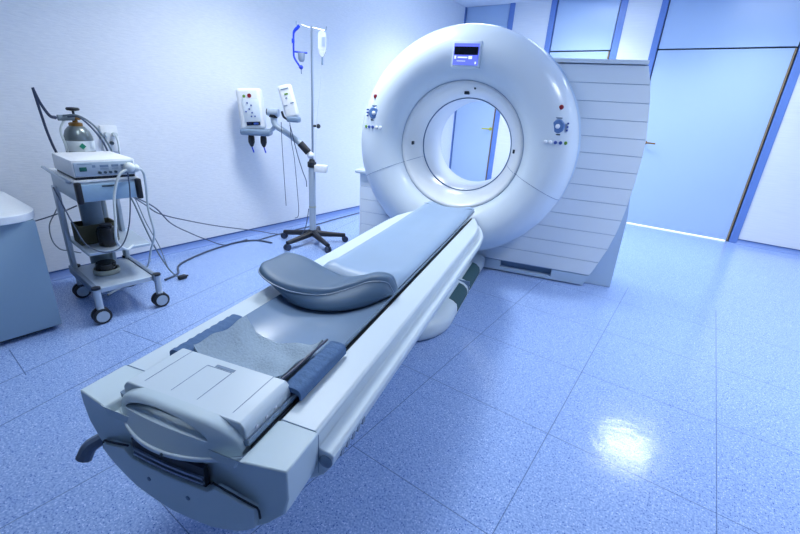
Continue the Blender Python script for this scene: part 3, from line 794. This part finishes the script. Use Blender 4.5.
bm=nb(); tube(bm,rel([tw(-.32,-.05,1.118),tw(-.305,-.08,1.13),tw(-.3,-.108,1.19),tw(-.3,-.126,1.262),tw(-.3,-.128,1.275),tw(-.3,-.126,1.24),tw(-.3,-.117,1.12),tw(-.3,-.107,1.02),tw(-.3,-.087,.917),tw(-.3,-.05,.84)]),.007,8,smooth=8,radii=[.010,.007,.007,.007,.007]); link('hose',bm,'btube',bh)
gh=thing('grey_gas_hoses','pair of grey hoses arching from gas cylinder valve down behind medical unit','hose',(lr[0],lr[1],0))
for off in (0,.022):
    bm=nb(); tube(bm,rel([(-3.18,.97-off,1.125+off*.3),(-3.12,1.0,1.13+off*.3),(-3.1,1.04+off,1.09),(-3.1,1.09+off,1.01),(-3.1,1.12+off,.92),(-3.12,1.14+off,.80)]),.0055,8,smooth=8); link('hose',bm,'gtube' if off else 'cable',gh)
bm=nb(); tube(bm,rel([tw(-.33,.03,1.125),tw(-.33,-.01,1.10),tw(-.32,-.04,1.04),tw(-.31,-.03,.94),tw(-.31,-.02,.84)]),.007,8,smooth=8); link('pale_hose',bm,'tube',gh)
rg=thing('dish_with_rim','round tan dish holding a dark jar on the lower trolley shelf','dish',tw(.0,-.03,.216),TR)
bm=nb(); lathe(bm,[(.03,.0),(.066,.0),(.072,.008),(.072,.03),(.066,.032),(.062,.012),(.03,.008)],'z',n=28,close=True); link('rim',bm,'tan',rg)
bm=nb(); solid_lathe(bm,[(.028,.001),(.055,.009),(.055,.065),(.05,.07)],'z',n=28); link('dark_jar',bm,'jar',rg)
# wall outlet rail
so=thing('wall_gas_outlet','white wall outlet plate with plugged tubes behind the trolley','wall outlet',(XL,1.31,.96))
bm=nb(); box(bm,0,.022,-.055,.055,-.09,.09,.005); link('plate',bm,'device',so)
for y in (-.025,.025):
    bm=nb(); cyl(bm,(.02,y,.03),(.055,y,.03),.016); link('outlet_plug',bm,'label',so)
bm=nb(); cyl(bm,(.02,.0,-.03),(.04,.0,-.03),.012); link('dark_outlet',bm,'darkbtn',so)
bm=nb(); tube(bm,[(.05,.025,.03),(.06,.03,-.02),(.055,.03,-.09),(.05,.03,-.2)],.006,8,smooth=5); link('outlet_tube',bm,'tube',so)

# ------------------------------------------------------------------ cables
def cabl(name,label,pts,r,m,cat='cable',sm=8):
    p0=pts[0]; t=thing(name,label,cat,(pts[-1][0],pts[-1][1],0)); q=pts[-1]
    bm=nb(); tube(bm,[(p[0]-q[0],p[1]-q[1],p[2]) for p in pts],r,8,smooth=sm); link('cord',bm,m,t); return t
a1=tw(-.10,.165,.70)
cabl('power_cable','dark cable sagging along left wall from trolley to drip stand, the upper one',[a1,(-3.20,1.33,.53),(-3.28,1.46,.425),(-3.3,1.69,.325),(-3.32,1.97,.222),(-3.36,2.38,.09),(-3.38,2.6,.012),(-3.25,2.75,.006)],.0045,'cable')
cabl('power_cable','dark cable sagging from trolley to the floor by left wall, the lower one',[tw(-.10,.165,.69),(-3.18,1.38,.51),(-3.26,1.52,.345),(-3.3,1.68,.225),(-3.36,1.86,.11),(-3.40,2.05,.012),(-3.43,2.3,.006)],.0045,'cable')
cabl('floor_cable_bundle','dark cable run lying on floor beside the blue skirting of the left wall',[(-3.0,1.30,.008),(-3.05,1.42,.008),(-3.222,1.53,.008),(-3.352,1.82,.008),(-3.41,2.162,.008),(-3.34,2.34,.008),(-3.18,2.40,.008)],.008,'cable')
cabl('floor_cable','long dark cable on the floor running past drip stand behind the scanner',[(-3.34,2.34,.006),(-3.37,2.7,.006),(-3.38,3.1,.006),(-3.42,3.6,.006),(-3.44,4.1,.006),(-3.42,4.5,.006)],.006,'cable')
for k,(dx,lab) in enumerate(((0,'thicker grey cable hanging from trolley drawer to floor plug'),(.03,'slimmer grey cable hanging beside the thicker one to floor plug'))):
    cabl('hanging_cable',lab,[(-2.93-dx,1.11+dx,.72),(-2.95-dx,1.157+dx,.62),(-2.96-dx,1.20+dx,.46),(-2.98,1.26+dx,.27),(-2.96,1.32,.10),(-2.95,1.38,.012)],.005-.002*k,'gtube')
pl=thing('plug_connector','small black connector lying on floor right of the trolley','plug',(-2.945,1.40,0))
bm=nb(); box(bm,-.02,.02,-.03,.03,.001,.03,.008); cyl(bm,(0,.03,.016),(0,.045,.016),.007); link('plug_body',bm,'black',pl)
cabl('wall_cable','thin dark cable between cabinet and trolley against the left wall',[(-3.3,.55,.44),(-3.25,.68,.50),(-3.2,.75,.53),(-3.16,.82,.56),(-3.12,.90,.60)],.004,'cable')
cabl('looped_grey_cable','thin grey cable loop behind the trolley upright near left wall',[(-3.2,.83,.60),(-3.2,.80,.55),(-3.2,.76,.48),(-3.2,.755,.386),(-3.2,.783,.32),(-3.18,.83,.30),(-3.1,.86,.30)],.0035,'gtube')

# ------------------------------------------------------------------ drip stand with injector
PX,PY=-2.928,2.696
AR=math.atan2(.56840,.82275)
iv=thing('drip_stand','white drip stand on black five legged base near the left wall','drip stand',(PX,PY,0),AR)
bm=nb(); cyl(bm,(0,0,.14),(0,0,.74),.032,20); link('lower_column',bm,'alu',iv)
bm=nb(); cyl(bm,(0,0,.075),(0,0,.14),.036,20); link('black_column_foot',bm,'black',iv)
bm=nb(); solid_lathe(bm,[(.03,.735),(.040,.742),(.040,.785),(.03,.79),(.022,.81)],'z',n=20); link('black_collar',bm,'black',iv)
bm=nb(); cyl(bm,(0,0,.36),(0,0,.375),.034,20); link('column_ring',bm,'tan',iv)
bm=nb(); cyl(bm,(.008,0,.78),(.014,0,1.885),.010,14); link('upper_pole',bm,'steel',iv)
bm=nb(); cyl(bm,(.02,0,1.103),(.05,0,1.103),.01); ball(bm,(.062,0,1.103),.02); link('clamp_knob',bm,'black',iv)
bm=nb(); box(bm,.03,.145,-.05,.03,.70,.765,.006); link('power_box',bm,'device',iv)
bm=nb(); tube(bm,[(-.115,0,1.915),(-.112,0,1.885),(-.08,0,1.892),(0,0,1.872),(.014,0,1.882),(.03,0,1.874),(.10,0,1.862),(.128,0,1.86),(.138,0,1.89)],.0045,8,smooth=5); link('hook_bar',bm,'steel',iv)
for k in range(5):
    a=math.radians(-124+72*k); L=.32
    bm=nb(); dx,dy=math.cos(a),math.sin(a)
    tube(bm,[(dx*.02,dy*.02,.105),(dx*.12,dy*.12,.09),(dx*L,dy*L,.07)],.02,10,smooth=4,radii=[.034,.027,.02])
    lg=link('base_leg',bm,'black',iv)
    bm=nb()
    for o_ in (-.014,.014):
        cxx,cyy=dx*L-dy*o_,dy*L+dx*o_
        tube(bm,[(cxx-(-dy)*.007,cyy-dx*.007,.03),(cxx+(-dy)*.007,cyy+dx*.007,.03)],.03,18)
    link('castor',bm,'btube',lg)
# arm
bm=nb(); tube(bm,[(-.085,0,.925),(-.16,0,.985),(-.248,0,1.04),(-.31,0,1.075),(-.335,0,1.113),(-.34,0,1.155)],.026,14,smooth=6); arm=link('support_arm',bm,'alu',iv)
bm=nb(); cyl(bm,(-.03,0,.868),(-.105,0,.945),.032,16); link('black_arm_joint',bm,'black',arm)
bm=nb(); ball(bm,(-.01,0,.845),.034); link('arm_pivot',bm,'knobw',arm)
bm=nb(); cyl(bm,(-.34,0,1.15),(-.338,0,1.175),.036,16); link('black_collar',bm,'black',arm)
bm=nb(); cyl(bm,(-.385,0,1.195),(-.29,0,1.19),.034,18); link('arm_head',bm,'alu',arm)
bm=nb(); cyl(bm,(-.395,0,1.195),(-.384,0,1.195),.028,18); link('black_end_cap',bm,'black',arm)
def local(px,z,dy=0): return (px,dy,z)
# injector head (left)
inj=thing('contrast_injector','larger white contrast injector head with two black syringes, left of the stand','injector',(PX-.50*math.cos(AR),PY-.50*math.sin(AR),1.04),AR+.15)
ml=Matrix.Rotation(math.radians(5),4,'Y')
def tilt(bm,m): bmesh.ops.transform(bm,matrix=m,verts=bm.verts)
bm=nb(); box(bm,-.10,.105,-.06,.10,.0,.34,.03,4); tilt(bm,ml.inverted()); link('housing',bm,'device',inj,(-.02,0,0))
bm=nb(); box(bm,-.055,.085,-.066,-.055,.06,.255,.008); tilt(bm,ml.inverted()); sc_=link('keypad',bm,'keyp',inj,(-.02,0,0))
bm=nb(); box(bm,-.04,.075,-.069,-.060,.035,.065,.003); tilt(bm,ml.inverted()); link('dark_display',bm,'screend',inj,(-.02,0,0))
bm=nb(); box(bm,-.035,.0,-.069,-.060,.04,.06); box(bm,.02,.06,-.0695,-.060,.042,.058); tilt(bm,ml.inverted()); link('display_digits',bm,'bluebtn',inj,(-.02,0,0))
bm=nb(); solid_lathe(bm,[(.017,-.055),(.017,-.064)],'y',(.015,0,.278),20); tilt(bm,ml.inverted()); link('red_badge',bm,'red',inj,(-.02,0,0))
bm=nb(); solid_lathe(bm,[(.012,-.055),(.012,-.064)],'y',(-.03,0,.275),16); tilt(bm,ml.inverted()); link('green_badge',bm,'lgreen',inj,(-.02,0,0))
bm=nb()
for x,z in ((-.01,.22),(.02,.20),(.0,.17),(.02,.14),(.01,.11),(-.03,.15),(.04,.11)): box(bm,x-.006,x+.006,-.070,-.064,z-.006,z+.006)
tilt(bm,ml.inverted()); link('key',bm,'bluebtn',inj,(-.02,0,0))
bm=nb(); box(bm,-.125,.13,-.085,.11,-.05,.005,.018,3); link('lower_tray',bm,'grey',inj,(0,0,0)); bpy.context.view_layer.update()
for x in (-.04,.065):
    bm=nb(); solid_lathe(bm,[(.022,-.045),(.028,-.07),(.028,-.11),(.016,-.14),(.008,-.15)],'z',(x,-.03,0),16); sy=link('syringe_plunger',bm,'black',inj)
    bm=nb(); cyl(bm,(x,-.03,-.148),(x+.015,-.03,-.20),.006,10); link('syringe_tip',bm,'blue',sy)
bm=nb(); tube(bm,[(.12,0,-.01),(.16,.0,.03),(.17,0,.10),(.15,0,.15)],.018,10,smooth=4); link('mount_neck',bm,'alu',inj)
# second unit (right)
i2=thing('injector_remote_display','slim white tilted injector display unit between the injector head and pole','injector',(PX-.150*math.cos(AR)+.05,PY-.150*math.sin(AR)-.06,1.165),AR)
m2=Matrix.Rotation(math.radians(-15),4,'Y')
bm=nb(); box(bm,-.058,.058,-.03,.04,.0,.265,.022,4); tilt(bm,m2); link('housing',bm,'device',i2)
bm=nb(); box(bm,-.03,.035,-.034,-.026,.23,.236); box(bm,-.04,-.01,-.034,-.026,.10,.106); box(bm,.02,.05,-.034,-.026,.11,.118); box(bm,-.012,.006,-.034,-.026,.155,.165); tilt(bm,m2); link('grey_marking',bm,'grey',i2,smooth=False)
bm=nb(); box(bm,-.01,.02,-.034,-.026,.185,.197); tilt(bm,m2); link('green_marking',bm,'lgreen',i2,smooth=False)
bm=nb(); box(bm,-.05,.06,-.04,.05,-.04,.008,.015,3); link('lower_cradle',bm,'grey',i2)
bm=nb(); tube(bm,[(-.05,0,-.02),(-.09,.03,.0),(-.11,.05,.04)],.010,8,smooth=4); link('bracket',bm,'black',i2)
# bag & drip chamber
bg=thing('infusion_bag','clear infusion bag hanging from right hook of the drip stand','infusion bag',(PX+.10*math.cos(AR),PY+.10*math.sin(AR),1.66),AR)
bm=nb(); 
prism(bm,rounded([(-.035,.05),(.035,.05),(.036,.15),(.03,.185),(.008,.20),(-.008,.20),(-.03,.185),(-.036,.15)],.014,3),'xz',-.014,.014); prism(bm,rounded([(-.035,.052),(-.012,.0),(.012,.0),(.035,.052)],.008,2),'xz',-.012,.012)
link('bag',bm,'clear',bg,bev=.006)
bm=nb(); box(bm,-.002,.030,-.017,-.013,.08,.15); link('bag_print',bm,'bagprint',bg,smooth=False)
bm=nb(); cyl(bm,(0,0,-.06),(0,0,.0),.008,12); link('outlet_port',bm,'grey',bg)
bm=nb(); tube(bm,[(.0,0,.19),(.004,0,.205)],.004,8); link('hanging_loop',bm,'tube',bg)
bc=thing('blue_bottle_holder','bright blue strap holder with small cup hanging from left hook','holder',(PX-.112*math.cos(AR),PY-.112*math.sin(AR),1.56),AR)
bm=nb(); 
tube(bm,[(.022,0,.325),(.01,0,.31),(-.02,0,.28),(-.028,0,.24),(-.03,0,.12),(-.024,0,.08),(.01,0,.03),(.028,0,.01)],.009,8,smooth=5,radii=[.012,.013,.008,.008,.008,.008])
tube(bm,[(-.025,0,.128),(.085,0,.124)],.007,8); ball(bm,(.03,0,.012),.018); box(bm,-.042,-.022,-.012,.012,.19,.225,.004)
link('strap',bm,'blue',bc)
bm=nb(); solid_lathe(bm,[(.016,.055),(.026,.07),(.030,.122)],'z',(.035,0,0),18); link('cup',bm,'bagprint',bc)
bm=nb(); cyl(bm,(.032,0,-.04),(.03,0,.0),.004,8); link('spike',bm,'grey',bc)
bm=nb(); tube(bm,[(-.045,0,.22),(-.048,0,.13)],.004,6); link('clip',bm,'label',bc)
# tubes hanging
def hang(label,pts,r=.003,m='cable'):
    t=thing('infusion_line',label,'tube',(PX,PY,0),AR)
    bm=nb(); tube(bm,[(x,-.03,z) for x,z in pts],r,6,smooth=8); link('line',bm,m,t)
hang('long thin grey line hanging in a narrow loop under the injector arm',[(-.262,1.118),(-.262,.95),(-.258,.786),(-.245,.365)])
hang('thin grey line dangling in a hook shape beside the stand column',[(-.185,1.12),(-.175,.95),(-.152,.79),(-.128,.40),(-.128,.30),(-.14,.26),(-.165,.25)])
hang('dark curved line from injector display to the stand column',[(-.185,1.10),(-.16,1.0),(-.125,.85),(-.08,.70),(-.05,.62),(-.045,.56)],.004)
hang('grey line trailing from column foot down to the castor base',[(-.03,.35),(-.045,.25),(-.07,.15),(-.14,.04),(-.2,.01)],.004)
hang('hair thin clear line falling from the infusion bag port along the pole',[(.098,1.60),(.09,1.45),(.06,1.2),(.045,.95),(.04,.80)],.0015,'tube')

# ------------------------------------------------------------------ camera
cam=bpy.data.cameras.new('camera'); co_=bpy.data.objects.new('camera',cam); C.objects.link(co_)
R=Vector((.80718942,.58695185,.06271179)); U=Vector((-.25877032,.25636398,.93129771)); f=Vector((-.53054987,.76796161,-.35882001))
m=Matrix((R,U,-f)).transposed().to_4x4(); m.translation=Vector((0,0,1.3)); co_.matrix_world=m
cam.sensor_width=36; cam.lens=412.556/800*36; cam.clip_start=.02
bpy.context.scene.camera=co_
wd=bpy.data.worlds.new('world'); bpy.context.scene.world=wd; wd.use_nodes=True
wd.node_tree.nodes['Background'].inputs[0].default_value=(.5,.65,1,1); wd.node_tree.nodes['Background'].inputs[1].default_value=.3
vs=bpy.context.scene.view_settings; vs.view_transform='Standard'; vs.look='None'; vs.gamma=1; vs.use_curve_mapping=False; vs.exposure=1.28
